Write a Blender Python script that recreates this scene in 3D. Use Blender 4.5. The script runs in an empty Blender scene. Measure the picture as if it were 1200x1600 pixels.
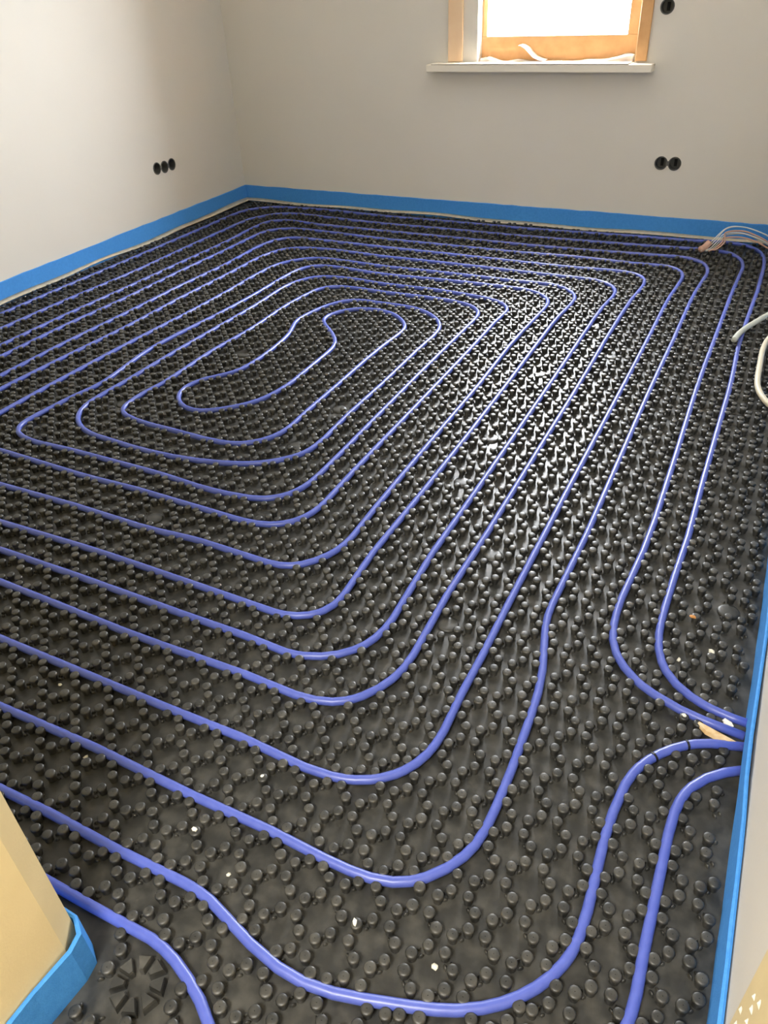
import bpy, bmesh, math, random
import numpy as np
from mathutils import Vector, Matrix

C = bpy.context.scene.collection
S = bpy.context.scene
rng = random.Random(7)

# ---------------------------------------------------------------- camera
cam_d = bpy.data.cameras.new('camera')
cam_d.sensor_fit = 'VERTICAL'
cam_d.sensor_height = 36.0
cam_d.lens = 1182.457 * 36.0 / 1600.0
cam_d.clip_start = 0.02
cam_d.clip_end = 200
cam = bpy.data.objects.new('camera', cam_d)
C.objects.link(cam)
RX = Vector((0.89584698, 0.44237546, -0.04197786))
UP = Vector((-0.22360218, 0.53040817, 0.81772198))
FW = Vector((-0.38400553, 0.72316743, -0.57408068))
M = Matrix((RX, UP, -FW)).transposed().to_4x4()
M.translation = (0, 0, 1.29)
cam.matrix_world = M
S.camera = cam

# ---------------------------------------------------------------- sky, window portal, added fill, exposure
SKY = 126.0
HALL = 92.0
world = bpy.data.worlds.new('overcast_sky')
S.world = world
world.use_nodes = True
bg = world.node_tree.nodes['Background']
bg.inputs['Color'].default_value = (0.93, 0.965, 1.0, 1)
bg.inputs['Strength'].default_value = SKY

def area(name, loc, target, sx, sy, power, color=(1, 1, 1), portal=False):
    d = bpy.data.lights.new(name, 'AREA')
    d.shape = 'RECTANGLE'
    d.size, d.size_y, d.energy, d.color = sx, sy, power, color
    d.cycles.is_portal = portal
    o = bpy.data.objects.new(name, d)
    C.objects.link(o)
    o.location = loc
    o.rotation_euler = (Vector(target) - Vector(loc)).to_track_quat('-Z', 'Z').to_euler()
    return o

area('window_portal', (-1.33, 4.98, 1.35), (-1.33, 0.0, 1.35), 0.92, 0.96, 1, portal=True)
area('hall_fill', (-0.30, -0.85, 2.3), (-0.30, -0.45, 0.6), 0.5, 0.5, HALL, (1.0, 0.97, 0.90))  # unseen fill, added to brighten the jambs and mat near the camera

S.view_settings.view_transform = 'Standard'
S.view_settings.look = 'None'
S.view_settings.gamma = 1.0
S.view_settings.use_curve_mapping = False
S.view_settings.exposure = 0.0
S.cycles.use_denoising = True
S.cycles.max_bounces = 8
S.cycles.diffuse_bounces = 5
S.cycles.glossy_bounces = 4
S.cycles.sample_clamp_indirect = 12

# ---------------------------------------------------------------- helpers
def mat(name, color, rough=0.6, spec=0.5, noise=None, bump=None, metallic=0.0):
    m = bpy.data.materials.new(name)
    m.use_nodes = True
    nt = m.node_tree
    b = nt.nodes['Principled BSDF']
    b.inputs['Base Color'].default_value = (*color, 1)
    b.inputs['Roughness'].default_value = rough
    b.inputs['Specular IOR Level'].default_value = spec
    b.inputs['Metallic'].default_value = metallic
    geo = nt.nodes.new('ShaderNodeNewGeometry')
    if noise:
        scale, c2, lo, hi = noise
        n = nt.nodes.new('ShaderNodeTexNoise')
        n.inputs['Scale'].default_value = scale
        n.inputs['Detail'].default_value = 6
        nt.links.new(geo.outputs['Position'], n.inputs['Vector'])
        r = nt.nodes.new('ShaderNodeValToRGB')
        r.color_ramp.elements[0].position = lo
        r.color_ramp.elements[0].color = (*color, 1)
        r.color_ramp.elements[1].position = hi
        r.color_ramp.elements[1].color = (*c2, 1)
        nt.links.new(n.outputs['Fac'], r.inputs['Fac'])
        nt.links.new(r.outputs['Color'], b.inputs['Base Color'])
    if bump:
        scale, strength, dist = bump
        n = nt.nodes.new('ShaderNodeTexNoise')
        n.inputs['Scale'].default_value = scale
        n.inputs['Detail'].default_value = 4
        nt.links.new(geo.outputs['Position'], n.inputs['Vector'])
        bp = nt.nodes.new('ShaderNodeBump')
        bp.inputs['Strength'].default_value = strength
        bp.inputs['Distance'].default_value = dist
        nt.links.new(n.outputs['Fac'], bp.inputs['Height'])
        nt.links.new(bp.outputs['Normal'], b.inputs['Normal'])
    return m

def link_mesh(name, verts, faces, m, parent=None, smooth=False):
    me = bpy.data.meshes.new(name)
    me.from_pydata([tuple(v) for v in verts], [], faces)
    me.update()
    if smooth:
        me.polygons.foreach_set('use_smooth', [True] * len(me.polygons))
    if m:
        me.materials.append(m)
    o = bpy.data.objects.new(name, me)
    C.objects.link(o)
    if parent:
        o.parent = parent
    return o

def thing(o, label, cat, group=None):
    o['label'] = label
    o['category'] = cat
    if group:
        o['group'] = group
    return o

def struct(o):
    o['kind'] = 'structure'
    return o

def empty(name, loc=(0, 0, 0)):
    o = bpy.data.objects.new(name, None)
    C.objects.link(o)
    o.location = loc
    return o

def add_box(V, F, x0, x1, y0, y1, z0, z1, tf=None):
    b = len(V)
    for z in (z0, z1):
        for x, y in ((x0, y0), (x1, y0), (x1, y1), (x0, y1)):
            p = Vector((x, y, z))
            V.append(tf(p) if tf else p)
    F += [(b, b+3, b+2, b+1), (b+4, b+5, b+6, b+7), (b, b+1, b+5, b+4), (b+1, b+2, b+6, b+5),
          (b+2, b+3, b+7, b+6), (b+3, b, b+4, b+7)]

def boxes(name, L, m, parent=None, tf=None, bevel=0):
    V, F = [], []
    for a in L:
        add_box(V, F, *a, tf=tf)
    o = link_mesh(name, V, F, m, parent)
    if bevel:
        md = o.modifiers.new('bevel', 'BEVEL')
        md.width = bevel
        md.segments = 2
    return o

def prism(name, poly, z0, z1, m, parent=None):
    """poly counter-clockwise"""
    n = len(poly)
    V = [(x, y, z0) for x, y in poly] + [(x, y, z1) for x, y in poly]
    F = [tuple(range(n - 1, -1, -1)), tuple(range(n, 2 * n))]
    F += [(i, (i + 1) % n, n + (i + 1) % n, n + i) for i in range(n)]
    return link_mesh(name, V, F, m, parent)

def tube_data(pts, r, seg=10, caps=True, rfun=None):
    P = [Vector(p) for p in pts]
    n = len(P)
    V, F = [], []
    prev = None
    for i, p in enumerate(P):
        t = (P[min(i + 1, n - 1)] - P[max(i - 1, 0)]).normalized()
        if prev is None:
            a = Vector((0, 0, 1)) if abs(t.z) < 0.95 else Vector((1, 0, 0))
        else:
            a = prev
        side = (a - t * a.dot(t)).normalized()
        prev = side
        up = t.cross(side)
        rr = rfun(i) if rfun else r
        for k in range(seg):
            q = 2 * math.pi * k / seg
            V.append(p + (side * math.cos(q) + up * math.sin(q)) * rr)
    for i in range(n - 1):
        for k in range(seg):
            a, b = i * seg + k, i * seg + (k + 1) % seg
            F.append((a, b, b + seg, a + seg))
    if caps:
        F.append(tuple(range(seg - 1, -1, -1)))
        F.append(tuple((n - 1) * seg + k for k in range(seg)))
    return V, F

def tube(name, pts, r, m, parent=None, seg=10, rfun=None):
    V, F = tube_data(pts, r, seg, True, rfun)
    return link_mesh(name, V, F, m, parent, smooth=True)

def spline(pts, sub=8):
    P = [Vector(p) for p in pts]
    E = [2 * P[0] - P[1]] + P + [2 * P[-1] - P[-2]]
    out = []
    for i in range(1, len(E) - 2):
        a, b, c, d = E[i-1:i+3]
        for k in range(sub):
            t = k / sub
            out.append(0.5 * ((2*b) + (c-a)*t + (2*a-5*b+4*c-d)*t*t + (3*b-a-3*c+d)*t**3))
    out.append(P[-1])
    return out

def big_mesh(name, V, F, m, parent=None, smooth=True):
    """numpy verts (n,3) and equal-sized faces (m,k)"""
    me = bpy.data.meshes.new(name)
    nf, k = F.shape
    me.vertices.add(len(V))
    me.vertices.foreach_set('co', V.astype(np.float32).ravel())
    me.loops.add(nf * k)
    me.loops.foreach_set('vertex_index', F.astype(np.int32).ravel())
    me.polygons.add(nf)
    me.polygons.foreach_set('loop_start', np.arange(0, nf * k, k, dtype=np.int32))
    me.polygons.foreach_set('use_smooth', np.full(nf, smooth))
    me.update(calc_edges=True)
    me.validate()
    me.materials.append(m)
    o = bpy.data.objects.new(name, me)
    C.objects.link(o)
    if parent:
        o.parent = parent
    return o

def lathe_np(prof, seg):
    """profile [(r,z)...] bottom to top, quads only (the top ring is tiny)"""
    V, F = [], []
    for r, z in prof:
        for k in range(seg):
            a = 2 * math.pi * k / seg
            V.append((r * math.cos(a), r * math.sin(a), z))
    for i in range(len(prof) - 1):
        for k in range(seg):
            a, b = i * seg + k, i * seg + (k + 1) % seg
            F.append((a, b, b + seg, a + seg))
    return np.array(V), np.array(F)

def scatter(V, F, X, Y, Z, sc, rot=None):
    n = len(X)
    sc = np.asarray(sc).reshape(-1, 1, 1) if np.ndim(sc) else sc
    P = np.repeat(V[None], n, 0) * sc
    if rot is not None:
        c, s = np.cos(rot)[:, None], np.sin(rot)[:, None]
        P = np.stack([P[..., 0] * c - P[..., 1] * s, P[..., 0] * s + P[..., 1] * c, P[..., 2]], -1)
    P += np.stack([X, Y, np.zeros(n) + Z], -1)[:, None, :]
    FF = F[None] + (np.arange(n) * len(V))[:, None, None]
    return P.reshape(-1, 3), FF.reshape(-1, F.shape[1])

# ---------------------------------------------------------------- materials
M_wall = mat('wall_plaster', (0.71, 0.68, 0.622), 0.85, 0.25, (1.3, (0.68, 0.65, 0.592), 0.35, 0.7), (160, 0.12, 0.002))
M_jamb = mat('tan_plaster', (0.75, 0.62, 0.36), 0.85, 0.2, (9, (0.70, 0.575, 0.33), 0.4, 0.75), (220, 0.2, 0.0015))
M_ceil = mat('ceiling_paint', (0.72, 0.70, 0.66), 0.9, 0.2)
M_floor = mat('screed_board', (0.45, 0.38, 0.27), 0.9, 0.2, (25, (0.35, 0.29, 0.2), 0.4, 0.7), (90, 0.4, 0.003))
M_foam = mat('blue_foam', (0.05, 0.25, 0.67), 0.75, 0.3, (90, (0.065, 0.29, 0.73), 0.35, 0.7), (350, 0.35, 0.002))
M_flap = mat('beige_film', (0.52, 0.46, 0.34), 0.5, 0.4, (30, (0.62, 0.56, 0.43), 0.4, 0.7))
M_pipe = mat('blue_pipe', (0.070, 0.102, 0.43), 0.38, 0.6, (45, (0.085, 0.12, 0.46), 0.4, 0.7), (600, 0.06, 0.0006))
M_mat = mat('black_plastic', (0.020, 0.020, 0.018), 0.43, 0.62, (30, (0.072, 0.069, 0.060), 0.42, 0.80), (500, 0.12, 0.0008))
M_tie = mat('black_tie', (0.008, 0.008, 0.008), 0.5)
M_wood = mat('window_wood', (0.66, 0.38, 0.17), 0.5, 0.4, (14, (0.58, 0.32, 0.13), 0.4, 0.7))
M_lining = mat('pale_lining', (0.86, 0.64, 0.43), 0.55, 0.4, (7, (0.82, 0.58, 0.37), 0.4, 0.7))
M_reveal = mat('reveal_plaster', (0.62, 0.58, 0.54), 0.85, 0.2)
M_sill = mat('sill_board', (0.82, 0.77, 0.67), 0.5, 0.4)
M_paper = mat('white_paper', (0.9, 0.9, 0.88), 0.6)
M_cup = mat('socket_grey', (0.09, 0.09, 0.085), 0.6)
M_hole_shade = mat('socket_shade', (0.006, 0.006, 0.006), 0.8)
M_cond = mat('cream_conduit', (0.58, 0.53, 0.40), 0.5, 0.4)
M_greyc = mat('grey_cable', (0.50, 0.52, 0.46), 0.5, 0.4)
M_wirew = mat('white_wire', (0.70, 0.72, 0.70), 0.4)
M_wirep = mat('pink_wire', (0.58, 0.36, 0.28), 0.45)
M_splint = mat('raw_pine', (0.55, 0.37, 0.17), 0.7, 0.3, (60, (0.68, 0.55, 0.36), 0.4, 0.7))
M_chip = mat('plaster_chip', (0.78, 0.76, 0.66), 0.8)
M_orange = mat('orange_chip', (0.55, 0.25, 0.07), 0.7)
M_film = bpy.data.materials.new('clear_film')
M_film.use_nodes = True
_b = M_film.node_tree.nodes['Principled BSDF']
_b.inputs['Base Color'].default_value = (0.85, 0.78, 0.70, 1)
_b.inputs['Roughness'].default_value = 0.25
_b.inputs['Alpha'].default_value = 0.45
M_glass = bpy.data.materials.new('window_glass')
M_glass.use_nodes = True
_nt = M_glass.node_tree
_nt.nodes.remove(_nt.nodes['Principled BSDF'])
_tr = _nt.nodes.new('ShaderNodeBsdfTransparent')
_gl = _nt.nodes.new('ShaderNodeBsdfGlossy')
_gl.inputs['Roughness'].default_value = 0.02
_mx = _nt.nodes.new('ShaderNodeMixShader')
_mx.inputs['Fac'].default_value = 0.08
_nt.links.new(_tr.outputs[0], _mx.inputs[1])
_nt.links.new(_gl.outputs[0], _mx.inputs[2])
_nt.links.new(_mx.outputs[0], _nt.nodes['Material Output'].inputs['Surface'])

# ---------------------------------------------------------------- room shell
H = 2.55
WA = Vector((-3.56, 4.835, 0))            # back wall: left corner
WT = Vector((0.99977, -0.021385, 0))      # along it
WN = Vector((0.021385, 0.99977, 0))       # outwards
def bw(p):                                # (along, depth outwards, z) -> world
    return WA + WT * p.x + WN * p.y + Vector((0, 0, p.z))
LA = Vector((-3.524, 2.613, 0))
LT = Vector((-0.02478, 0.99969, 0))
LN = Vector((-0.99969, -0.02478, 0))
def lw(p):                                # left wall: along x = towards back, y = outwards
    return LA + LT * p.x + LN * p.y + Vector((0, 0, p.z))

def cutter(L):
    """plain boxes / cylinders as one throw-away mesh"""
    bm = bmesh.new()
    for kind, tf, a in L:
        if kind == 'cyl':
            cx, cz, r, d = a
            ring = []
            for dd in (-0.02, d):
                ring.append([bm.verts.new(tf(Vector((cx + r * math.cos(q), dd, cz + r * math.sin(q)))))
                             for q in [2 * math.pi * k / 24 for k in range(24)]])
            for k in range(24):
                bm.faces.new((ring[0][k], ring[0][(k+1) % 24], ring[1][(k+1) % 24], ring[1][k]))
            bm.faces.new(ring[0]); bm.faces.new(ring[1])
        else:
            V, F = [], []
            add_box(V, F, *a, tf=tf)
            vs = [bm.verts.new(v) for v in V]
            for f in F:
                bm.faces.new([vs[i] for i in f])
    bmesh.ops.recalc_face_normals(bm, faces=bm.faces)
    me = bpy.data.meshes.new('cut')
    bm.to_mesh(me); bm.free()
    o = bpy.data.objects.new('cut', me)
    C.objects.link(o)
    return o

def carve(o, L):
    bm = bmesh.new(); bm.from_mesh(o.data)
    bmesh.ops.recalc_face_normals(bm, faces=bm.faces)
    bm.to_mesh(o.data); bm.free()
    c = cutter(L)
    md = o.modifiers.new('b', 'BOOLEAN')
    md.operation = 'DIFFERENCE'; md.solver = 'EXACT'; md.object = c
    dg = bpy.context.evaluated_depsgraph_get()
    me = bpy.data.meshes.new_from_object(o.evaluated_get(dg))
    o.modifiers.clear()
    o.data = me
    bpy.data.objects.remove(c)

ident = lambda p: p
struct(boxes('floor', [(-3.95, 0.6, -2.4, 5.3, -0.12, -0.002)], M_floor))
struct(boxes('ceiling', [(-3.95, 0.6, -2.4, 5.3, H, H + 0.1)], M_ceil))
WO0, WO1, WZ0, WZ1 = 1.775, 2.672, 0.872, 1.80       # window opening along the back wall
wall_back = struct(boxes('wall_back', [(-0.35, 4.15, 0, 0.36, -0.002, H)], M_wall, tf=bw))
SB = [(2.888, 0.392), (2.961, 0.392)]
SB2 = [(2.801, 1.123), (2.801, 1.196)]
carve(wall_back, [('box', bw, (WO0, WO1, -0.1, 0.5, WZ0, WZ1))]
      + [('cyl', bw, (x, z, 0.033, 0.05)) for x, z in SB + SB2])
wall_left = struct(boxes('wall_left', [(-2.45, 2.55, 0, 0.3, -0.002, H)], M_wall, tf=lw))
SL = [(1.306, 0.392), (1.379, 0.388), (1.452, 0.390)]
carve(wall_left, [('cyl', lw, (x, z, 0.033, 0.05)) for x, z in SL])
# right wall with the low slot that the heating pipes leave through
wall_right = struct(prism('wall_right', [(0.178, 0.568), (0.45, 0.568), (0.45, 5.05), (0.178, 5.05)], -0.002, H, M_wall))
carve(wall_right, [('box', ident, (0.1, 0.36, 0.99, 1.24, -0.01, 0.056))])
# front wall: left of the doorway (chamfered jamb) and the unpainted jamb on the right
struct(prism('wall_front', [(-3.75, 0.305), (-3.75, -0.3), (-0.737, -0.3), (-0.737, 0.268), (-0.760, 0.305)], -0.002, H, M_jamb))
jamb_right = struct(prism('trim_1', [(0.1765, -0.3), (0.45, -0.3), (0.45, 0.5675), (0.1765, 0.5675)], -0.002, H, M_jamb))
struct(boxes('wall_hall', [(-3.75, 0.6, -2.4, -2.3, -0.002, H), (-1.75, -1.65, -2.3, -0.3, -0.002, H),
                           (0.178, 0.45, -2.3, -0.3, -0.002, H), (-0.737, 0.178, -0.3, 0.1, 2.1, H)], M_wall))
# plaster splashes on the right jamb
V, F = [], []
for y, z, r in [(0.535, 0.292, 0.006), (0.524, 0.283, 0.008), (0.519, 0.262, 0.005), (0.553, 0.215, 0.006),
                (0.545, 0.19, 0.007), (0.512, 0.325, 0.006), (0.49, 0.30, 0.007), (0.50, 0.24, 0.005)]:
    b = len(V)
    V.append(Vector((0.1735, y, z)))
    for k in range(9):
        q = 2 * math.pi * k / 9
        rr = r * rng.uniform(0.7, 1.25)
        V.append(Vector((0.177, y + rr * math.cos(q), z + rr * math.sin(q))))
    F += [(b, b + 1 + (k + 1) % 9, b + 1 + k) for k in range(9)]
o = link_mesh('plaster_splash', V, F, M_chip, jamb_right)
o['kind'] = 'stuff'

# ---------------------------------------------------------------- window
win = struct(empty('window_1', bw(Vector((2.18, 0.3, 0.9)))))
def inwin(o):
    o.parent = win
    o.matrix_parent_inverse = Matrix.Translation(-win.location)
    return o
d0, d1 = 0.070, 0.135
inwin(boxes('bottom_rail', [(WO0 - .02, WO1 + .02, d0, d1, WZ0, 1.002)], M_wood, tf=bw, bevel=0.004))
inwin(boxes('top_rail', [(WO0 - .02, WO1 + .02, d0, d1, WZ1 - 0.09, WZ1)], M_wood, tf=bw))
inwin(boxes('stile', [(WO0, WO0 + 0.03, d0, d1, 1.002, WZ1 - .09)], M_wood, tf=bw))
inwin(boxes('stile', [(WO1 - 0.07, WO1, d0, d1, 1.002, WZ1 - .09)], M_wood, tf=bw))
inwin(boxes('pane', [(WO0 + 0.03, WO1 - 0.07, 0.095, 0.107, 1.002, WZ1 - 0.09)], M_glass, tf=bw))
o = inwin(boxes('casing_board', [(1.598, 1.688, -0.016, -0.001, 0.884, 1.86)], M_lining, tf=bw, bevel=0.003))
o['label'] = 'pale wooden board beside the window opening'
o = inwin(boxes('casing_board', [(2.675, 2.735, -0.016, -0.001, 0.884, 1.86)], M_wood, tf=bw, bevel=0.003))
o['label'] = 'orange wooden board at the window edge'
inwin(boxes('sill', [(1.488, 2.781, -0.085, 0.0, 0.838, 0.876), (WO0, WO1, 0.0, d0, 0.860, 0.876),
                     (1.52, 2.66, -0.089, 0.0, 0.876, 0.882)], M_sill, tf=bw, bevel=0.006))

# torn strip of paper curling up from the sill
pts = [(2.015, 0.045, 0.958), (2.032, 0.042, 0.957), (2.06, 0.038, 0.944), (2.085, 0.034, 0.922), (2.11, 0.030, 0.902), (2.145, 0.026, 0.890), (2.175, 0.022, 0.884)]
V, F = [], []
for i, (s, d, z) in enumerate(pts):
    w = (0.02, 0.028, 0.030, 0.028, 0.026, 0.03, 0.026)[i]
    for dz in (0, 0.0012):
        V += [bw(Vector((s - 0.004, d - w, z + dz))), bw(Vector((s + 0.006, d + w, z + dz + 0.006)))]
for i in range(len(pts) - 1):
    a, b = 4 * i, 4 * i + 4
    F += [(a, b, b+1, a+1), (a+2, a+3, b+3, b+2), (a, a+2, b+2, b), (a+1, b+1, b+3, a+3)]
F += [(0, 1, 3, 2), (b, b+2, b+3, b+1)]
thing(link_mesh('paper_strip', V, F, M_paper, smooth=True), 'torn white paper strip curling up from the window sill', 'paper')
# crumpled film along the foot of the sash
V, F = [], []
ns, nd = 60, 7
for i in range(ns + 1):
    s = WO0 + 0.01 + (WO1 - WO0 - 0.02) * i / ns
    amp = 0.006 + 0.012 * max(0, math.sin(i * 0.31) * math.sin(i * 0.17 + 1.2)) + 0.016 * max(0, 1 - i / 7) + 0.022 * max(0, (i - 44) / 16)
    for j in range(nd + 1):
        q = math.pi * j / nd
        V.append(bw(Vector((s + 0.003 * math.sin(i * 0.7 + j), 0.035 - 0.028 * math.cos(q) + 0.006 * math.sin(i * 0.9),
                            0.879 + amp * math.sin(q) * (1 + 0.15 * math.sin(i * 0.7 + j * 1.3))))))
for i in range(ns):
    for j in range(nd):
        a = i * (nd + 1) + j
        F.append((a, a + 1, a + nd + 2, a + nd + 1))
o = link_mesh('plastic_film', V, F, M_film, smooth=True)
o.modifiers.new('thick', 'SOLIDIFY').thickness = 0.0008
thing(o, 'crumpled clear plastic film lying along the foot of the window', 'plastic film')

# ---------------------------------------------------------------- socket boxes
def socket_box(name, spots, tf, label, vertical=False):
    root = empty(name, tf(Vector((spots[0][0], 0, spots[0][1]))))
    inv = Matrix.Translation(-root.location)
    for k, (cx, cz) in enumerate(spots):
        V, F = [], []
        n = 24
        rings = [(0.0355, 0.0), (0.0355, -0.0025), (0.0300, -0.0025), (0.0292, 0.044)]
        for r, d in rings:
            for q in range(n):
                a = 2 * math.pi * q / n
                V.append(tf(Vector((cx + r * math.cos(a), d, cz + r * math.sin(a)))))
        for i in range(3):
            for q in range(n):
                a, b = i * n + q, i * n + (q + 1) % n
                F.append((a, b, b + n, a + n))
        F.append(tuple(3 * n + q for q in range(n)))
        o = link_mesh('cup', V, F, M_cup, root); o.matrix_parent_inverse = inv
        bx = boxes('opening', [(cx - 0.009, cx + 0.007, 0.0405, 0.0435, cz - 0.02, cz + 0.018)], M_hole_shade, root, tf=tf)  # solid near-black slab, colour stands in for shade inside the cup
        bx.matrix_parent_inverse = inv
    for a, b in zip(spots[:-1], spots[1:]):
        mx, mz = (a[0] + b[0]) / 2, (a[1] + b[1]) / 2
        if vertical:
            g = (mx - 0.012, mx + 0.012, -0.002, 0.0, mz - 0.008, mz + 0.008)
        else:
            g = (mx - 0.008, mx + 0.008, -0.002, 0.0, mz - 0.012, mz + 0.012)
        o = boxes('bridge', [g], M_cup, root, tf=tf); o.matrix_parent_inverse = inv
    return thing(root, label, 'socket box')
socket_box('socket_box', SB, bw, 'double round grey socket box low on the back wall below the switch box')
socket_box('socket_box', SL, lw, 'row of round grey socket cups low on the left wall')
socket_box('switch_box', SB2, bw, 'single grey switch box high on the back wall beside the window', True)

# ---------------------------------------------------------------- edge strips
def strip(name, path, label, side, flap=True, top=0.11, topfun=None, flapw=0.03, botfun=None):
    """path: plan polyline of the wall side; side = +1/-1 for the room side of the path (left of travel = +1)"""
    P = [Vector((x, y)) for x, y in path]
    # subdivide
    Q = [P[0]]
    for a, b in zip(P[:-1], P[1:]):
        n = max(1, int((b - a).length / 0.06))
        for k in range(1, n + 1):
            Q.append(a.lerp(b, k / n))
    n = len(Q)
    nor = []
    for i in range(n):
        t = (Q[min(i+1, n-1)] - Q[max(i-1, 0)]).normalized()
        nor.append(Vector((-t.y, t.x)) * side)
    th = 0.008
    V, F = [], []
    for i in range(n):
        zt = (topfun(Q[i]) if topfun else top) + rng.uniform(-0.002, 0.002)
        w = rng.uniform(-0.0008, 0.0008)
        inn = Q[i] + nor[i] * (th + w)
        mid = Q[i] + nor[i] * (th * 0.5)
        out = Q[i] + nor[i] * 0.0006
        zb = botfun(Q[i]) if botfun else 0.0006
        V += [(out.x, out.y, zb), (inn.x, inn.y, zb), (inn.x, inn.y, zt - 0.003), (mid.x, mid.y, zt), (out.x, out.y, zt - 0.002)]
    for i in range(n - 1):
        a, b = 5 * i, 5 * i + 5
        for k in range(5):
            F.append((a + k, b + k, b + (k+1) % 5, a + (k+1) % 5))
    F += [(4, 3, 2, 1, 0), tuple(5 * (n-1) + k for k in range(5))]
    o = link_mesh(name, V, F, M_foam)
    thing(o, label, 'edge strip')
    if flap:
        # beige film skirt folded out over the mat's rim
        V, F = [], []
        ph = rng.uniform(0, 6)
        for i in range(n):
            s = i * 0.06
            w = flapw * (0.75 + 0.3 * math.sin(s * 2.3 + ph) + 0.2 * math.sin(s * 7.1))
            zz = 0.011 + 0.004 * math.sin(s * 3.7 + ph) + 0.003 * math.sin(s * 9.3)
            a = Q[i] + nor[i] * 0.0092
            b = Q[i] + nor[i] * (0.010 + w * 0.5)
            c = Q[i] + nor[i] * (0.010 + w)
            V += [(a.x, a.y, zz + 0.012), (b.x, b.y, zz + 0.003), (c.x, c.y, zz),
                  (a.x, a.y, zz + 0.011), (b.x, b.y, zz + 0.002), (c.x, c.y, zz - 0.001)]
        for i in range(n - 1):
            a, b = 6 * i, 6 * i + 6
            F += [(a, b, b+1, a+1), (a+1, b+1, b+2, a+2), (a+4, b+4, b+3, a+3), (a+5, b+5, b+4, a+4), (a+2, b+2, b+5, a+5), (a+3, b+3, b, a)]
        f = link_mesh('film_flap', V, F, M_flap, o, smooth=True)
        f['label'] = 'beige film skirt along the foot'
    return o
def p2(v):
    return (v.x, v.y)
strip('edge_strip', [p2(lw(Vector((2.220, 0, 0)))), p2(lw(Vector((-2.2, 0, 0))))],
      'blue foam edge strip along the foot of the left wall', 1, flapw=0.034)
strip('edge_strip', [p2(bw(Vector((-0.0085, 0, 0)))), p2(bw(Vector((3.722, 0, 0))))],
      'blue foam edge strip along the foot of the back wall under the window', -1, flapw=0.03)
def rtop(q):
    return 0.094 + 0.012 * min(1, abs(q.y - 1.1) / 0.5)
strip('edge_strip', [(0.176, 0.40), (0.176, 0.80), (0.1755, 0.93), (0.1725, 1.02), (0.172, 1.12), (0.1735, 1.25), (0.1755, 1.4), (0.176, 1.6), (0.176, 4.73)],
      'blue foam edge strip by the right wall where the pipes pass under it', 1, flap=False, topfun=rtop, botfun=lambda q: 0.034 if 1.0 < q.y < 1.23 else 0.0)
strip('edge_strip', [(-0.735, -0.25), (-0.735, 0.20), (-0.7305, 0.268), (-0.735, 0.291), (-0.757, 0.3065), (-0.9, 0.312), (-3.42, 0.312)],
      'blue foam edge strip wrapped around the tan pillar corner', -1, flap=False, top=0.098)

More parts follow.
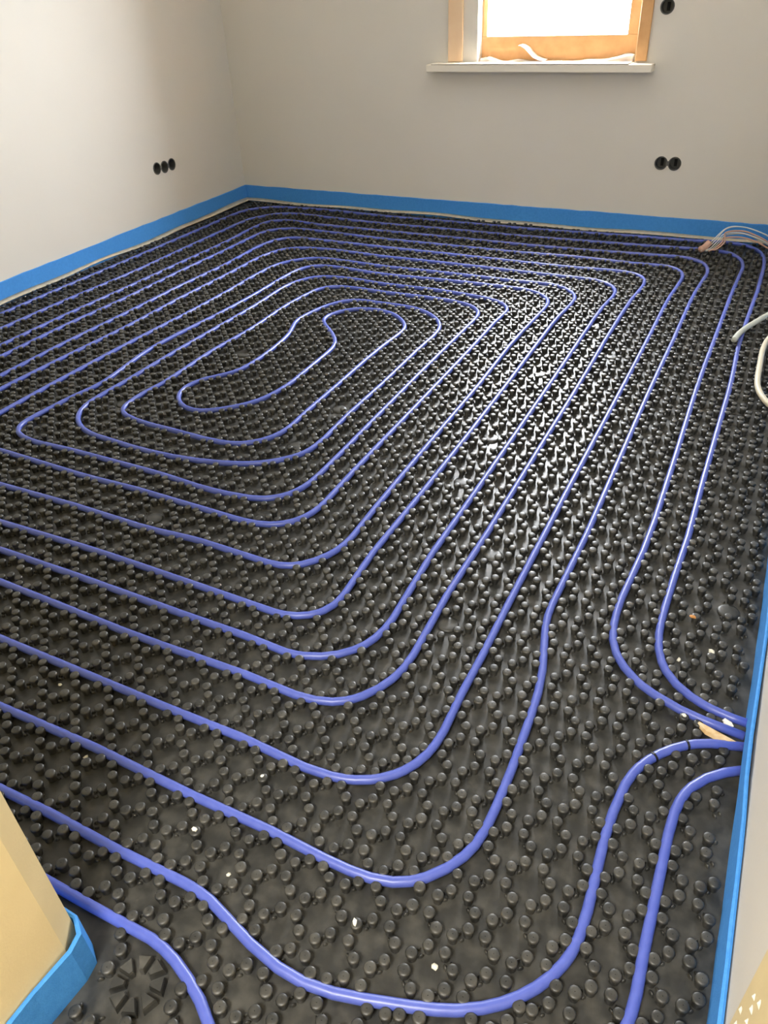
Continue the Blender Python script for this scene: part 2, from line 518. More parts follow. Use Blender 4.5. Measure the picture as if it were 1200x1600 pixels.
# ---------------------------------------------------------------- pipes: plan paths in tenths of a millimetre
PATH_A = """1869,12182 1372,12216 986,12304 800,12373 535,12506 215,12738 -44,13033 -187,13290 -314,13665 -396,14156 -420,14555 -426,15155 -408,16454 -345,18253 
-355,21354 -337,24554 -312,27854 -328,29254 -403,31753 -411,32853 -382,34653 -317,36952 -255,39352 -253,43152 -285,43851 -338,44449 -411,44943 
-518,45430 -645,45807 -773,46076 -989,46410 -1185,46633 -1413,46819 -1762,46999 -2144,47106 -2638,47163 -3134,47140 -4120,46976 -4716,46918 
-7316,46901 -9413,46791 -11510,46676 -13410,46633 -15110,46653 -19009,46753 -22209,46762 -23309,46783 -24607,46856 -27495,47111 -28395,47142 
-29295,47133 -31192,47033 -31685,46962 -32071,46862 -32536,46682 -32967,46435 -33350,46120 -33546,45897 -33657,45734 -33824,45376 -33944,44894 
-34008,44298 -34032,43499 -34015,42499 -33923,39901 -33888,36701 -33840,33401 -33848,30900 -33858,28400 -33828,26200 -33798,23900 -33829,20900 
-33827,17800 -33827,14700 -33827,11599 -33840,8499 -33818,7900 -33778,7605 -33732,7412 -33627,7136 -33532,6964 -33287,6655 -32981,6408 -32627,6235 
-32244,6140 -31648,6096 -27947,6105 -24147,6105 -20347,6105 -16546,6107 -13246,6081 -10346,6128 -7847,6071 -5947,6080 -4748,6028 -4249,6028 -3852,6061 
-3471,6158 -3210,6291 -2980,6474 -2724,6775 -2525,7116 -2424,7394 -2357,7784 -2335,8282 -2336,9182 -2389,10581 -2435,11279 -2540,11970 -2873,13329 
-2931,13724 -2951,14122 -2886,17321 -2898,19622 -2915,22022 -2931,24422 -2944,26822 -2933,29522 -2916,32223 -2928,34523 -2935,36823 -2897,38423 
-2757,41019 -2762,41517 -2827,42011 -2954,42493 -3118,42851 -3290,43091 -3503,43294 -3836,43504 -4208,43631 -4600,43674 -7094,43517 -9688,43347 
-11088,43311 -12888,43313 -14488,43337 -17887,43437 -21487,43480 -23587,43516 -25686,43564 -26884,43634 -27281,43682 -28365,43861 -29162,43917 
-29557,43886 -29935,43778 -30189,43636 -30393,43436 -30531,43183 -30609,42900 -30654,42505 -30668,41906 -30648,40806 -30454,38615 -30409,37216 
-30438,33916 -30426,31716 -30421,29416 -30455,27316 -30484,25216 -30454,23116 -30416,21016 -30451,18316 -30450,14916 -30463,11515 -30441,10917 
-30382,10524 -30252,10152 -30044,9818 -29768,9537 -29436,9325 -29066,9190 -28575,9119 -27776,9101 -23975,9116 -20175,9113 -16675,9168 -14476,9122 
-12176,9064 -10976,9069 -8676,9116 -7279,9066 -6785,9115 -6410,9232 -6159,9382 -6011,9510 -5879,9656 -5662,9987 -5506,10351 -5415,10737 -5382,11233 
-5465,13531 -5424,16331 -5432,18531 -5442,20831 -5441,23132 -5441,25432 -5468,28132 -5514,30932 -5525,33732 -5492,36232 -5371,37927 -5359,38427 
-5379,38825 -5447,39215 -5549,39491 -5704,39739 -5911,39942 -6075,40047 -6253,40127 -6636,40227 -7031,40267 -7530,40254 -9023,40119 -10523,40110 
-13422,40179 -16421,40265 -18421,40291 -20521,40325 -23219,40442 -25916,40551 -26412,40520 -26700,40452 -26884,40382 -27059,40292 -27220,40180 
-27362,40047 -27482,39894 -27658,39543 -27766,39161 -27846,38668 -27883,38071 -27866,37371 -27716,35276 -27681,34277 -27693,33377 -27772,31379 
-27792,30379 -27731,26479 -27761,24379 -27784,22279 -27702,18680 -27733,16580 -27758,14480 -27746,13180 -27708,12784 -27643,12495 -27488,12132 
-27321,11888 -27041,11612 -26794,11449 -26524,11330 -26139,11238 -25443,11196 -21642,11209 -19043,11164 -15743,11243 -14643,11250 -11944,11203 
-9146,11146 -8851,11180 -8569,11263 -8316,11403 -8172,11531 -8055,11683 -7937,11946 -7896,12136 -7877,12431 -7980,14227 -7934,17726 -7934,21527 
-7951,23627 -7976,25827 -8034,28826 -8083,31926 -8067,33026 -7961,34622 -7964,35321 -8028,35710 -8130,35987 -8335,36324 -8600,36619 -8913,36861 
-9266,37040 -9549,37127 -9942,37178 -10340,37172 -11237,37098 -11736,37078 -15136,37116 -18435,37055 -19434,37094 -21327,37260 -22226,37297 
-22625,37293 -22922,37262 -23115,37222 -23304,37163 -23573,37039 -23741,36934 -23975,36750 -24185,36539 -24371,36306 -24624,35879 -24798,35413 
-24889,34925 -24919,34427 -24914,33027 -24808,30729 -24787,29329 -24808,27429 -24922,23831 -24954,21831 -24955,19031 -24901,15932 -24855,15540 
-24767,15258 -24630,14998 -24447,14767 -24225,14572 -23972,14421 -23696,14319 -23306,14255 -22208,14255 -18710,14150 -18010,14150 -16311,14199 
-12512,14108 -12112,14112 -11717,14152 -11339,14260 -11164,14348 -11003,14459 -10859,14591 -10735,14742 -10593,14998 -10502,15279 -10453,15572 
-10429,15970 -10461,17769 -10459,20169 -10454,22670 -10455,25170 -10466,27670 -10484,29470 -10528,31370 -10467,32665 -10481,32861 -10520,33052 
-10631,33322 -10799,33562 -11088,33828 -11430,34023 -11903,34172 -12790,34323 -13784,34426 -14483,34469 -15082,34481 -17381,34431 -17880,34458 
-18973,34582 -19472,34615 -20171,34624 -20667,34582 -21053,34490 -21324,34373 -21570,34211 -21714,34078 -21842,33928 -22044,33589 -22183,33218 
-22290,32731 -22339,32235 -22336,31636 -22244,30138 -22222,29339 -22231,27739 -22300,23839 -22256,20339 -22302,18840 -22280,18342 -22208,17953 
-22106,17675 -22016,17499 -21908,17334 -21715,17108 -21569,16975 -21329,16798 -21071,16649 -20798,16529 -20417,16417 -20023,16356 -18230,16227 
-17430,16217 -16531,16256 -15639,16366 -14759,16554 -14094,16766 -13822,16890 -13563,17038 -13318,17210 -13091,17403 -12762,17774 -12609,18027 
-12532,18208 -12477,18397 -12428,18691 -12402,19289 -12473,21087 -12443,23787 -12499,27187 -12474,28886 -12491,29285 -12545,29680 -12656,30060 
-12783,30329 -13001,30661 -13263,30960 -13563,31221 -13895,31441 -14252,31616 -14629,31744 -15019,31823 -15416,31856 -16416,31860 -17215,31884 
-17512,31869 -17799,31809 -18062,31688 -18291,31506 -18538,31199 -18771,30761 -18876,30481 -18987,30098 -19140,29313 -19183,28717 -19164,28420 
-19107,28129 -18689,27010 -18597,26622 -18530,26227 -18447,25533 -18398,24834 -18385,24035 -18411,23436 -18491,22946 -18629,22577 -18785,22327 
-19271,21699 -19412,21437 -19486,21254 -19557,20968 -19571,20773 -19556,20579 -19481,20296 -19400,20118 -19237,19872 -19032,19661 -18792,19490 
-18525,19365 -18337,19311 -18047,19281 -17856,19302 -17671,19357 -17412,19493 -17096,19734 -16804,20006 -16539,20304 -16366,20546 -16221,20806 
-16107,21082 -15997,21465 -15922,21857 -15866,22353 -15851,22752 -15953,25650 -15991,26047 -16047,26340 -16137,26623 -16218,26804 -16482,27224 
-16872,27679 -17657,28447 -17910,28750 -18005,28919 -18069,29099 -18095,29384 -18069,29576 -18016,29765 -17845,30120 -17605,30434 -17306,30689 
-17047,30827 -16668,30930 -16273,30954 -15878,30915 -15497,30809 -15229,30682 -14981,30518 -14682,30257 -14414,29961 -14188,29637 -14068,29369 
-14003,29082 -13985,28586 -14064,27289 -14089,25589 -14032,23090 -14009,20790 -13959,19692 -13979,19295 -14032,19002 -14125,18721 -14211,18544 
-14377,18299 -14580,18085 -14818,17911 -14993,17824 -15274,17735 -15667,17680 -16366,17658 -17664,17724 -18863,17760 -19557,17839 -20135,17987 
-20315,18062 -20475,18162 -20658,18370 -20734,18543 -20781,18731 -20823,19225 -20816,19724 -20717,20515 -20698,20813 -20702,21413 -20780,23211 
-20794,24011 -20777,24611 -20668,26107 -20645,26806 -20658,27506 -20739,29204 -20742,30004 -20699,30802 -20614,31698 -20546,32193 -20473,32480 
-20354,32748 -20243,32906 -20106,33041 -19860,33194 -19582,33294 -19291,33351 -18893,33386 -18494,33392 -16998,33298 -14699,33347 -13899,33323 
-13302,33269 -12814,33170 -12533,33074 -12355,32989 -12108,32826 -11960,32696 -11829,32550 -11718,32389 -11631,32214 -11547,31933 -11504,31638 
-11483,31239 -11484,27939 -11470,24639 -11434,21739 -11389,18739 -11384,17239 -11419,16642 -11476,16350 -11533,16160 -11609,15978 -11706,15808 
-11826,15654 -11966,15518 -12124,15404 -12297,15312 -12673,15198 -13366,15112 -14065,15083 -14664,15099 -15961,15193 -16660,15218 -19760,15244 
-20460,15233 -21459,15188 -21858,15191 -22255,15230 -22547,15290 -22827,15385 -22997,15476 -23209,15664 -23309,15824 -23373,16003 -23414,16292 
-23404,16790 -23317,17886 -23247,18482 -23115,19270 -23086,19767 -23109,20165 -23158,20562 -23497,22634 -23545,23131 -23562,23731 -23500,25129 
-23285,27519 -23204,29117 -23179,30817 -23243,33416 -23209,34415 -23158,34911 -23059,35293 -22927,35553 -22737,35773 -22500,35940 -22228,36051 
-21939,36113 -21542,36143 -20944,36110 -18959,35872 -18160,35831 -17261,35856 -15066,35999 -13766,36043 -11866,36067 -11067,36050 -10670,36018 
-10381,35954 -10016,35803 -9685,35586 -9398,35313 -9222,35076 -9089,34812 -9007,34529 -8960,34135 -8951,33536 -9037,30937 -9059,29137 -9005,27138 
-8944,25039 -8932,21538 -8913,18038 -8890,16238 -8849,14739 -8872,14341 -8954,13955 -9064,13679 -9266,13339 -9528,13047 -9767,12884 -10040,12788 
-10432,12746 -12630,12801 -13129,12786 -14226,12699 -14925,12679 -17525,12729 -20624,12669 -22724,12697 -24324,12690 -24724,12704 -25020,12735 
-25310,12801 -25495,12869 -25671,12956 -25915,13123 -26128,13328 -26250,13484 -26398,13739 -26527,14112 -26575,14405 -26600,14903 -26597,16203 
-26622,17803 -26612,19003 -26560,21303 -26460,23901 -26439,25001 -26453,26001 -26553,28899 -26501,32799 -26570,35698 -26525,36496 -26413,37186 
-26274,37663 -26145,37930 -26035,38092 -25905,38237 -25675,38421 -25416,38567 -25047,38714 -24759,38796 -24368,38871 -23970,38913 -23471,38939 
-22971,38941 -22472,38919 -20480,38740 -19482,38686 -15782,38691 -11983,38590 -8084,38542 -7695,38478 -7418,38376 -7082,38171 -6865,37971 -6684,37737 
-6506,37385 -6407,37004 -6379,36608 -6396,36109 -6506,34814 -6528,33314 -6512,31214 -6496,29114 -6476,27014 -6465,24914 -6462,21013 -6462,17013 
-6481,14913 -6344,12117 -6368,11720 -6448,11332 -6558,11058 -6716,10810 -6991,10529 -7321,10313 -7688,10166 -7881,10121 -8176,10089 -9471,10150 
-11171,10150 -14871,10198 -17871,10188 -20971,10193 -24072,10193 -27172,10183 -27670,10210 -28060,10281 -28426,10427 -28750,10650 -29018,10939 
-29215,11280 -29333,11656 -29385,12050 -29404,12749 -29390,14849 -29391,17050 -29352,20150 -29427,23949 -29408,24949 -29319,27347 -29306,28347 
-29323,29347 -29430,32446 -29417,34446 -29391,36546 -29457,38444 -29473,40244 -29435,40741 -29347,41127 -29274,41309 -29179,41481 -28998,41713 
-28697,41967 -28348,42151 -27969,42262 -27574,42310 -26975,42315 -25576,42264 -21991,41935 -21192,41886 -20193,41853 -17193,41831 -13493,41774 
-12493,41802 -10397,41928 -9597,41947 -8698,41922 -6502,41796 -6002,41805 -5308,41868 -5013,41861 -4729,41795 -4468,41666 -4314,41547 -4123,41328 
-3981,41070 -3883,40790 -3819,40499 -3781,40103 -3788,39604 -3901,37307 -3922,36007 -3905,32407 -3901,28706 -3913,25606 -3933,22406 -3946,19205 
-3950,16005 -3945,13905 -3922,11805 -3938,10605 -3906,9506 -3934,9110 -3996,8820 -4101,8543 -4251,8289 -4375,8137 -4595,7940 -4758,7830 -5024,7701 
-5212,7638 -5503,7576 -6099,7534 -7695,7616 -9795,7597 -12295,7605 -14895,7618 -18596,7607 -22396,7608 -26197,7608 -29997,7599 -30592,7650 -30880,7720 
-31064,7792 -31402,7994 -31552,8121 -31749,8342 -31906,8592 -32047,8960 -32115,9351 -32142,9949 -32129,13949 -32129,17950 -32129,21950 -32137,25950 
-32108,27350 -31985,30248 -31968,31548 -32005,33548 -32110,36546 -32211,39645 -32249,41944 -32239,42644 -32175,43239 -32055,43722 -31865,44182 
-31606,44606 -31278,44978 -31048,45168 -30883,45278 -30619,45415 -30434,45485 -30048,45573 -29552,45605 -28952,45587 -24971,45203 -22876,45060 
-21576,45038 -18376,45075 -16377,45019 -14277,44966 -11977,44999 -9978,45065 -7880,45149 -5283,45279 -3790,45426 -3292,45447 -2896,45414 -2512,45320 
-2331,45244 -2162,45145 -1940,44955 -1813,44804 -1653,44554 -1522,44286 -1419,44006 -1341,43718 -1269,43325 -1212,42629 -1270,40630 -1319,38530 
-1343,36330 -1361,34130 -1381,31930 -1404,29730 -1403,27330 -1370,25030 -1333,22630 -1301,18730 -1330,17130 -1453,15034 -1451,14534 -1418,14036 
-1327,13548 -1180,13182 -1079,13011 -898,12777 -606,12512 -441,12403 -176,12266 383,12055 868,11939 1660,11825 """
PATH_B = """1845,11602 1076,11385 807,11262 640,11156 411,10967 207,10749 32,10508 -109,10246 -182,10062 -260,9775 -339,9081 -361,8480 -319,7079 -338,6581 
-393,6289 -454,6101 -580,5831 -741,5581 -932,5352 -1149,5147 -1387,4967 -1732,4767 -2006,4649 -2384,4517 -3053,4308 -3536,4179 -4029,4109 -4526,4127 
-5115,4239 -6171,4543 -6466,4587 -6765,4602 -8367,4575 -9970,4602 -11973,4569 -14176,4574 -16380,4575 -18584,4575 -20788,4575 -22992,4575 -25196,4575 
-27400,4575 -29704,4575 -31407,4591 -31804,4572 -32081,4507 -32237,4419 -32299,4359 -32382,4214 -32400,4133 -32401,4050 -32354,3891 -32306,3821 
-32174,3710 -31913,3616 -31521,3582 -29518,3596 -26913,3596 -24208,3596 -21503,3596 -18799,3596 -16094,3596 -13389,3596 -10684,3597 -7979,3589 
-6679,3606 -6383,3571 -6092,3502 -5717,3366 -5355,3198 -5023,2986 -4381,2362 -3911,1994 -3741,1897 -3564,1830 -3381,1807 -3289,1814 -3024,1904 
-2780,2067 -1969,2809 -1653,3049 -1391,3185 -742,3431 -486,3580 -254,3765 -116,3907 111,4230 285,4589 495,5152 598,5537 643,5832 658,6131 643,6831 
652,9034 680,9533 732,9825 792,10013 875,10191 1106,10510 1401,10772 1823,11038 """
def path(s):
    return np.array([[float(v) / 1e4 for v in q.split(',')] for q in s.split()])
PA, PB = path(PATH_A) * 0.9965, path(PATH_B) * 0.9965
PR, PZ = 0.0094, 0.0145
def pipe(P, name, label, zf=None):
    pts = [(x, y, PZ + (zf(x, y) if zf else 0)) for x, y in P]
    o = tube(name, pts, PR, M_pipe, seg=12)
    return thing(o, label, 'pipe')
lift = lambda x, y: 0.006 * max(0.0, min(1.0, (x - 0.02) / 0.12)) if y < 1.35 else 0.0
pipe_a = pipe(PA, 'heating_pipe', 'long blue heating pipe coiled in a spiral over the whole black mat', lift)
pipe_b = pipe(PB, 'heating_pipe', 'blue heating pipe in the doorway curving past the tan pillar', lift)
# cable ties round the doorway pipe
for tx, ty in ((0.008, 1.061), (0.069, 1.108)):
    d = np.hypot(PB[:, 0] - tx, PB[:, 1] - ty)
    seg = PB[1:] - PB[:-1]
    best = None
    for i in range(len(seg)):
        L2 = (seg[i] ** 2).sum()
        t = max(0, min(1, ((np.array((tx, ty)) - PB[i]) @ seg[i]) / L2))
        q = PB[i] + seg[i] * t
        dd = np.hypot(q[0] - tx, q[1] - ty)
        if best is None or dd < best[0]:
            best = (dd, q, seg[i] / math.sqrt(L2))
    _, q, t = best
    V, F = [], []
    n = 16
    nrm = Vector((-t[1], t[0], 0))
    for off, r in ((-0.0022, PR + 0.0002), (-0.0022, PR + 0.0014), (0.0022, PR + 0.0014), (0.0022, PR + 0.0002)):
        for k in range(n):
            a = 2 * math.pi * k / n
            V.append(Vector((q[0], q[1], PZ + lift(*q))) + Vector((t[0], t[1], 0)) * off + (nrm * math.cos(a) + Vector((0, 0, 1)) * math.sin(a)) * r)
    for i in range(4):
        for k in range(n):
            a, b = i * n + k, i * n + (k + 1) % n
            c, e = ((i + 1) % 4) * n + (k + 1) % n, ((i + 1) % 4) * n + k
            F.append((a, b, c, e))
    o = link_mesh('cable_tie', V, F, M_tie, pipe_b)
    o['label'] = 'black tie around the pipe'

# ---------------------------------------------------------------- studded mat
mat_root = empty('studded_mat')
thing(mat_root, 'black plastic studded mat under the blue pipes covering the floor', 'floor mat')
xl = lambda y: -3.524 - 0.0248 * (y - 2.613) + 0.024
poly = [(-0.736, -0.28), (0.176, -0.28), (0.176, 4.752), (-3.555, 4.832), (xl(0.306) - 0.022, 0.306), (-0.760, 0.306), (-0.736, 0.268)]
prism('base_sheet', poly, -0.0018, 0.0, M_mat, mat_root)

# stud lattice: squares of four studs on every other node, node spacing about 5 cm
KX = np.array([-46, -44, -41, -38, -36, -33, -31, -28, -25, -23, -20, -7, -2, 0, 3, 8, 13, 15, 18, 20, 24.])
XV = np.array([-3.484, -3.382, -3.213, -3.044, -2.938, -2.775, -2.655, -2.490, -2.335, -2.228, -2.076, -1.403, -1.146, -1.046, -0.893, -0.647, -0.392, -0.292, -0.139, -0.038, 0.164]) * 0.9965
JY = np.array([-20, -4, -2, 1, 4, 7, 9, 11, 14, 17, 19, 21, 24, 53, 55, 58, 60, 63, 66, 69, 72, 75, 78, 82.])
YV = np.array([-0.445, 0.359, 0.459, 0.610, 0.761, 0.909, 1.018, 1.121, 1.272, 1.420, 1.523, 1.630, 1.790, 3.300, 3.414, 3.583, 3.680, 3.852, 4.021, 4.189, 4.346, 4.506, 4.680, 4.88]) * 0.9965
def node(k, j):
    y = np.interp(j, JY, YV)
    w = np.clip((y - 0.6) / 1.2, 0, 1)
    return (0.0158 - 0.0499 * (21 - k)) * (1 - w) + np.interp(k, KX, XV) * w, y
kk, jj = np.meshgrid(np.arange(-46, 25), np.arange(-16, 83))
kk, jj = kk.ravel(), jj.ravel()
even = (kk + jj) % 2 == 0
ek, ej = kk[even], jj[even]
G = 0.0153 / 0.05
SX, SY = [], []
for a in (-1, 1):
    for b in (-1, 1):
        x, y = node(ek + a * G, ej + b * G)
        SX.append(x); SY.append(y)
SX, SY = np.concatenate(SX), np.concatenate(SY)
def inside(X, Y, m):
    r = (X > xl(Y) + m + 0.016) & (X < 0.164 - m) & (Y < 4.800 - m - 0.012 - 0.0214 * (X + 3.5)) & (Y > 0.33 + m)
    r |= (X > -0.722 + m) & (X < 0.160 - m) & (Y > -0.28) & (Y <= 0.40)
    r &= ~((Y > 0.85) & (Y < 1.5) & (X > 0.160 - m))
    return r
nrng = np.random.default_rng(3)
SX += nrng.normal(0, 0.0008, SX.size); SY += nrng.normal(0, 0.0008, SX.size)
# densify pipe paths for the clearance test
def dense(P, step=0.006):
    out = []
    for a, b in zip(P[:-1], P[1:]):
        n = max(1, int(np.hypot(*(b - a)) / step))
        t = np.linspace(0, 1, n, endpoint=False)[:, None]
        out.append(a + (b - a) * t)
    return np.vstack(out)
DP = np.vstack([dense(PA), dense(PB)])
cell = 0.05
grid = {}
for i, (x, y) in enumerate(DP):
    grid.setdefault((int(x // cell), int(y // cell)), []).append(i)
grid = {k: np.array(v) for k, v in grid.items()}
def near(x, y):
    c = (int(x // cell), int(y // cell))
    ids = [grid[(c[0] + a, c[1] + b)] for a in (-1, 0, 1) for b in (-1, 0, 1) if (c[0] + a, c[1] + b) in grid]
    if not ids:
        return 9, None
    q = DP[np.concatenate(ids)]
    d = np.hypot(q[:, 0] - x, q[:, 1] - y)
    i = d.argmin()
    return d[i], q[i]
SR = 0.0098
keep = inside(SX, SY, SR + 0.003)
SX, SY = SX[keep], SY[keep]
PADS = [(-0.491, 2.966), (-0.711, 2.705), (-0.717, 2.154), (-0.708, 1.862), (-0.498, 1.553), (-1.481, 1.324), (-1.32, 1.86), (-2.101, 1.879),
        (-2.113, 2.166), (-0.506, 1.255), (-1.305, 2.149), (-1.938, 2.441), (-0.639, 3.267), (0.098, 1.569)]
FLOWER = (-0.640, 0.296)
def clear_of(X, Y):
    ok = np.ones(len(X), bool)
    for px, py in PADS:
        ok &= np.hypot(X - px, Y - py) > 0.029
    ok &= np.hypot(X - FLOWER[0], Y - FLOWER[1]) > 0.056
    return ok
keep = clear_of(SX, SY)
SX, SY = SX[keep], SY[keep]
good = np.ones(len(SX), bool)
CL = 0.0152
for i in range(len(SX)):
    d, q = near(SX[i], SY[i])
    if d < CL:
        if d < 0.0035:
            good[i] = False
            continue
        SX[i] = q[0] + (SX[i] - q[0]) / d * CL
        SY[i] = q[1] + (SY[i] - q[1]) / d * CL
        d2, _ = near(SX[i], SY[i])
        if d2 < CL - 0.003:
            good[i] = False
SX, SY = SX[good], SY[good]
# drop studs that were pushed onto a neighbour
bucket, good = {}, np.ones(len(SX), bool)
for i in range(len(SX)):
    c = (int(SX[i] // 0.02), int(SY[i] // 0.02))
    for a in (-1, 0, 1):
        for b in (-1, 0, 1):
            for j in bucket.get((c[0] + a, c[1] + b), ()):
                if math.hypot(SX[i] - SX[j], SY[i] - SY[j]) < 0.0125:
                    good[i] = False
    if good[i]:
        bucket.setdefault(c, []).append(i)
SX, SY = SX[good], SY[good]
prof = [(0.0080, -0.0005), (0.0082, 0.0070), (0.0104, 0.0150), (0.0105, 0.0185), (0.0096, 0.0206), (0.0080, 0.0215), (0.0048, 0.0219), (0.0006, 0.0220)]
SV, SF = lathe_np(prof, 12)
# the 300 studs that show largest: nearest in view, as parts of their own
def in_frame(X, Y):
    P = np.stack([X, Y, np.full(len(X), 0.02 - 1.29)], -1)
    f, r, u = P @ np.array(FW), P @ np.array(RX), P @ np.array(UP)
    x, y = 600 + 1182.457 * r / f, 800 - 1182.457 * u / f
    hid = (x < 160) & (y > 1195) & (y > 1195 + x * 2.1)
    return (f > 0.1) & (x > 8) & (x < 1150) & (y > 0) & (y < 1590) & ~hid
vis = in_frame(SX, SY)
dist = np.where(vis, np.hypot(np.hypot(SX, SY), 1.27), 1e9)
order = np.argsort(dist)
own, rest = order[:300], order[300:]
me = bpy.data.meshes.new('stud')
me.from_pydata(SV.tolist(), [], SF.tolist())
me.polygons.foreach_set('use_smooth', [True] * len(SF))
me.materials.append(M_mat)
for i in own:
    o = bpy.data.objects.new('stud', me)
    C.objects.link(o)
    o.location = (SX[i], SY[i], 0)
    o.rotation_euler[2] = nrng.uniform(0, 6.28)
    s = nrng.uniform(0.94, 1.06)
    o.scale = (s, s, nrng.uniform(0.95, 1.03))
    o.parent = mat_root
P, FF = scatter(SV, SF, SX[rest], SY[rest], 0, nrng.uniform(0.94, 1.05, len(rest)), nrng.uniform(0, 6.28, len(rest)))
o = big_mesh('stud_field', P, FF, M_mat, mat_root)
o['kind'] = 'stuff'
# low crescent ridges round the flat discs
ok_, oj = kk[~even], jj[~even]
BX, BY, BR = [], [], []
for ax, ay in ((0.42, 0.42), (-0.42, 0.42), (0.42, -0.42), (-0.42, -0.42)):
    x, y = node(ok_ + ax, oj + ay)
    BX.append(x); BY.append(y); BR.append(np.full(len(x), math.atan2(ay, ax)))
BX, BY, BR = map(np.concatenate, (BX, BY, BR))
keep = inside(BX, BY, 0.008) & clear_of(BX, BY)
BX, BY, BR = BX[keep], BY[keep], BR[keep]
keep = np.array([near(x, y)[0] > PR + 0.003 for x, y in zip(BX, BY)])
BX, BY, BR = BX[keep], BY[keep], BR[keep]
bv, bf = lathe_np([(0.0042, -0.0005), (0.0036, 0.004), (0.0020, 0.0062), (0.0003, 0.0068)], 8)
bv = bv * np.array((0.65, 1.35, 1))
P, FF = scatter(bv, bf, BX, BY, 0, nrng.uniform(0.8, 1.1, len(BX)), BR)
o = big_mesh('ridge_field', P, FF, M_mat, mat_root)
o['kind'] = 'stuff'
# smooth flat bosses where the panels button together
pv, pf = lathe_np([(0.0265, -0.0005), (0.0262, 0.003), (0.0245, 0.0052), (0.0205, 0.0064), (0.0120, 0.0069), (0.0004, 0.0070)], 24)
pme = bpy.data.meshes.new('boss')
pme.from_pydata(pv.tolist(), [], pf.tolist())
pme.polygons.foreach_set('use_smooth', [True] * len(pf))
pme.materials.append(M_mat)
for px, py in PADS:
    d, q = near(px, py)
    if d < 0.026 + PR:
        k = (0.026 + PR) / max(d, 1e-3)
        px, py = q[0] + (px - q[0]) * k, q[1] + (py - q[1]) * k
    o = bpy.data.objects.new('boss', pme)
    C.objects.link(o)
    o.location = (px, py, 0)
    o.parent = mat_root
# ring of eight wedge lugs by the pillar
for k in range(8):
    a = 2 * math.pi * (k + 0.5) / 8
    V = []
    for z, sc in ((-0.0005, 1.0), (0.013, 0.93), (0.0165, 0.80)):
        for r, w in ((0.019, 0.0035), (0.043, 0.0125)):
            rm = 0.031 + (r - 0.031) * sc
            for s in (-1, 1):
                V.append((FLOWER[0] + rm * math.cos(a) - s * w * sc * math.sin(a), FLOWER[1] + rm * math.sin(a) + s * w * sc * math.cos(a), z))
    F = [(8, 10, 11, 9)]
    for L in (0, 4):
        F += [(L, L+2, L+6, L+4), (L+2, L+3, L+7, L+6), (L+3, L+1, L+5, L+7), (L+1, L, L+4, L+5)]
    ctr = (FLOWER[0] + 0.031 * math.cos(a), FLOWER[1] + 0.031 * math.sin(a))
    if near(*ctr)[0] > 0.024 and ctr[0] > -0.70:
        link_mesh('wedge_lug', V, F, M_mat, mat_root)

# ---------------------------------------------------------------- cables on the right
root = empty('cable_bundle', (-0.345, 4.50, 0.025))
inv = Matrix.Translation(-root.location)
for k in range(6):
    j = lambda s: rng.uniform(-s, s)
    hgt = (0.150, 0.146, 0.118, 0.112, 0.098, 0.126)[k]
    sx = -0.335 + 0.012 * k
    pts = [(-0.36 + 0.012 * k, 4.44 + j(.02), 0.0345), (sx, 4.47 + j(.01), 0.040), (sx + 0.03, 4.50, 0.07 + 0.1 * (hgt - 0.1)), (-0.25 + j(.01), 4.52, hgt - 0.012),
           (-0.17 + j(.01), 4.52 + j(.01), hgt), (-0.09, 4.52 + j(.01), hgt - 0.018), (0.0, 4.53, hgt - 0.055), (0.09, 4.56, 0.055 + 0.006 * k), (0.166, 4.60, 0.045 + 0.006 * k)]
    o = tube('wire', spline(pts), 0.0028 if k < 4 else 0.0042, (M_wirew, M_wirew, M_wirew, M_greyc, M_wirep, M_wirep)[k], root, 6)
    o.matrix_parent_inverse = inv
    if k >= 4:
        o['label'] = 'pinkish wire'
o = tube('sleeve', spline([(-0.352, 4.43, 0.041), (-0.338, 4.455, 0.045), (-0.318, 4.478, 0.068)]), 0.017, M_wirep, root, 10)
o.matrix_parent_inverse = inv
o['label'] = 'pinkish wrap around the wires'
thing(root, 'bundle of thin white and pinkish wires arching by the back wall strip', 'cable')
thing(tube('grey_conduit', spline([(-0.063, 3.225, 0.036), (-0.055, 3.28, 0.037), (-0.038, 3.35, 0.037), (-0.005, 3.435, 0.040), (0.045, 3.545, 0.046), (0.1, 3.64, 0.055), (0.164, 3.72, 0.07)]), 0.0115, M_greyc, seg=12),
      'pale grey cable end lying across the outermost pipe near the right wall', 'cable')
thing(tube('beige_conduit', spline([(0.164, 3.46, 0.06), (0.115, 3.42, 0.044), (0.068, 3.32, 0.034), (0.050, 3.187, 0.0345), (0.050, 3.02, 0.0345), (0.053, 2.874, 0.0345), (0.063, 2.79, 0.0345), (0.09, 2.71, 0.0345), (0.125, 2.66, 0.034), (0.164, 2.63, 0.05)]), 0.0105, M_cond, seg=12),
      'beige flexible conduit bending in a loop beside the right wall', 'cable')

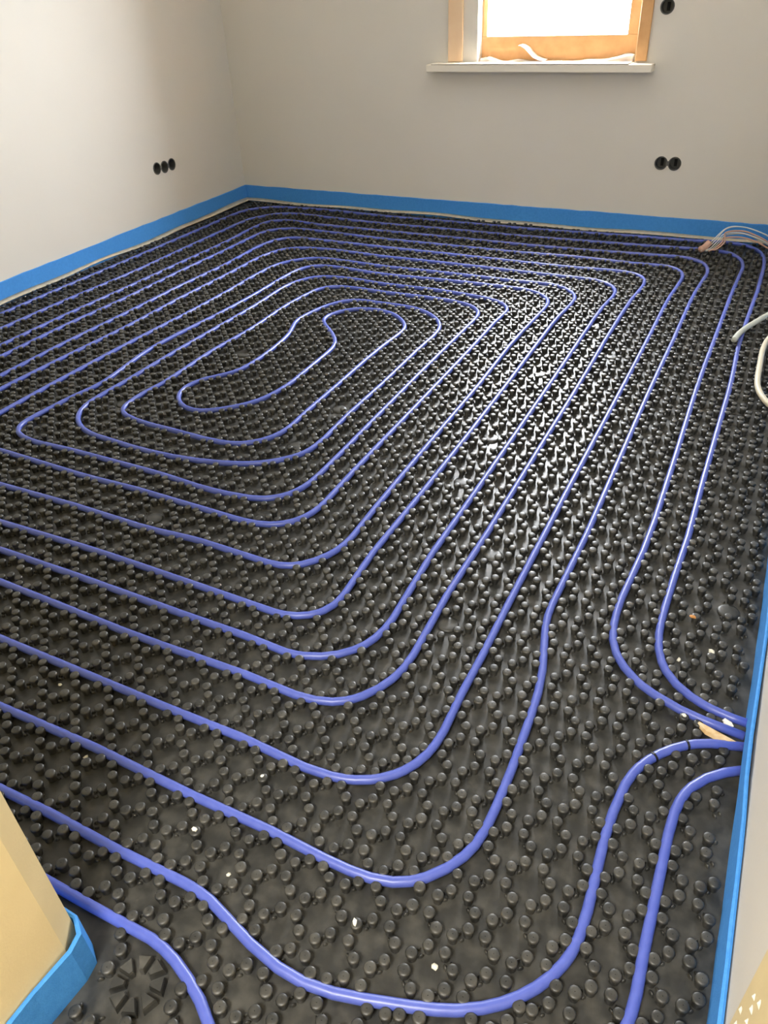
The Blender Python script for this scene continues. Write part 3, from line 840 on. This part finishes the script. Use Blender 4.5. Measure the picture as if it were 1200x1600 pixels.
# ---------------------------------------------------------------- splinter and crumbs
def chunk(name, loc, size, m, seed, rot=0.0):
    r = random.Random(seed)
    bm = bmesh.new()
    bmesh.ops.create_icosphere(bm, subdivisions=1, radius=1)
    c, s = math.cos(rot), math.sin(rot)
    for v in bm.verts:
        k = r.uniform(0.7, 1.15)
        x, y, z = v.co.x * size[0] * k, v.co.y * size[1] * k, max(v.co.z, -0.6) * size[2] * k
        v.co = (x * c - y * s, x * s + y * c, z + 0.6 * size[2])
    me = bpy.data.meshes.new(name)
    bm.to_mesh(me); bm.free()
    me.materials.append(m)
    o = bpy.data.objects.new(name, me)
    C.objects.link(o)
    o.location = loc
    return o
V, F = [], []
sp = [(0.078, 1.176, 0.004, 0.016), (0.098, 1.163, 0.010, 0.019), (0.118, 1.156, 0.0095, 0.020), (0.14, 1.150, 0.008, 0.021), (0.162, 1.146, 0.003, 0.021)]
for x, y, w, z in sp:
    V += [(x - w * .4, y - w, z), (x + w * .4, y + w, z), (x + w * .3, y + w * .6, z + 0.007), (x - w * .3, y - w * .6, z + 0.007)]
for i in range(len(sp) - 1):
    a, b = 4 * i, 4 * i + 4
    for k in range(4):
        F.append((a + k, b + k, b + (k + 1) % 4, a + (k + 1) % 4))
F += [(3, 2, 1, 0), (b, b + 1, b + 2, b + 3)]
thing(link_mesh('wood_splinter', V, F, M_splint), 'tan wood splinter lying between the pipes at the right strip', 'wood scrap')
thing(chunk('foam_crumb', (0.132, 1.196, 0.0205), (0.013, 0.007, 0.006), M_chip, 5, -0.5), 'white crumb lying between the two upper pipe ends', 'crumb')
thing(chunk('orange_crumb', (0.022, 1.494, 0.0205), (0.010, 0.005, 0.004), M_orange, 6), 'small orange chip on the mat beside the right pipes', 'crumb')
CRUMB = ['white plaster crumb between the two pipes just behind the tan pillar', 'white plaster crumb near the pipe bend in front of the tan pillar',
         'white plaster crumb in the middle of the doorway pipe bend', 'largest white plaster crumb, right side inside the doorway pipe bend',
         'white plaster crumb between the two right pipes running to the wall slot', 'flat white plaster crumb beside the right strip above the pipe ends',
         'tiny white crumb at the far left of the pipe next behind the pillar', 'tiny white crumb between pipes up left of the tan pillar',
         'white crumb against the upper pipe end by the splinter', 'tiny white crumb inside the second front pipe bend']
for i, (x, y, s) in enumerate([(-0.725, 0.553, 0.0065), (-0.62, 0.509, 0.0055), (-0.381, 0.52, 0.0065), (-0.228, 0.523, 0.0080), (0.015, 1.36, 0.007), (0.079, 1.415, 0.009),
                               (-1.242, 0.715, 0.006), (-1.041, 0.59, 0.006), (0.052, 1.19, 0.007), (-0.677, 0.700, 0.005)]):
    d, q = near(x, y)
    if d < PR + s:
        k = (PR + s + 0.002) / max(d, 1e-3)
        x, y = q[0] + (x - q[0]) * k, q[1] + (y - q[1]) * k
    dd = np.hypot(SX - x, SY - y)
    z = 0.0205 if dd.min() < SR + s * 0.7 else 0.0002
    if z > 0.01:
        jn = dd.argmin(); x, y = SX[jn] * 0.8 + x * 0.2, SY[jn] * 0.8 + y * 0.2
    thing(chunk('plaster_crumb', (x, y, z), (s, s * 0.75, s * 0.6), M_chip, 20 + i, i * 1.1), CRUMB[i], 'crumb', 'plaster crumbs on the mat')
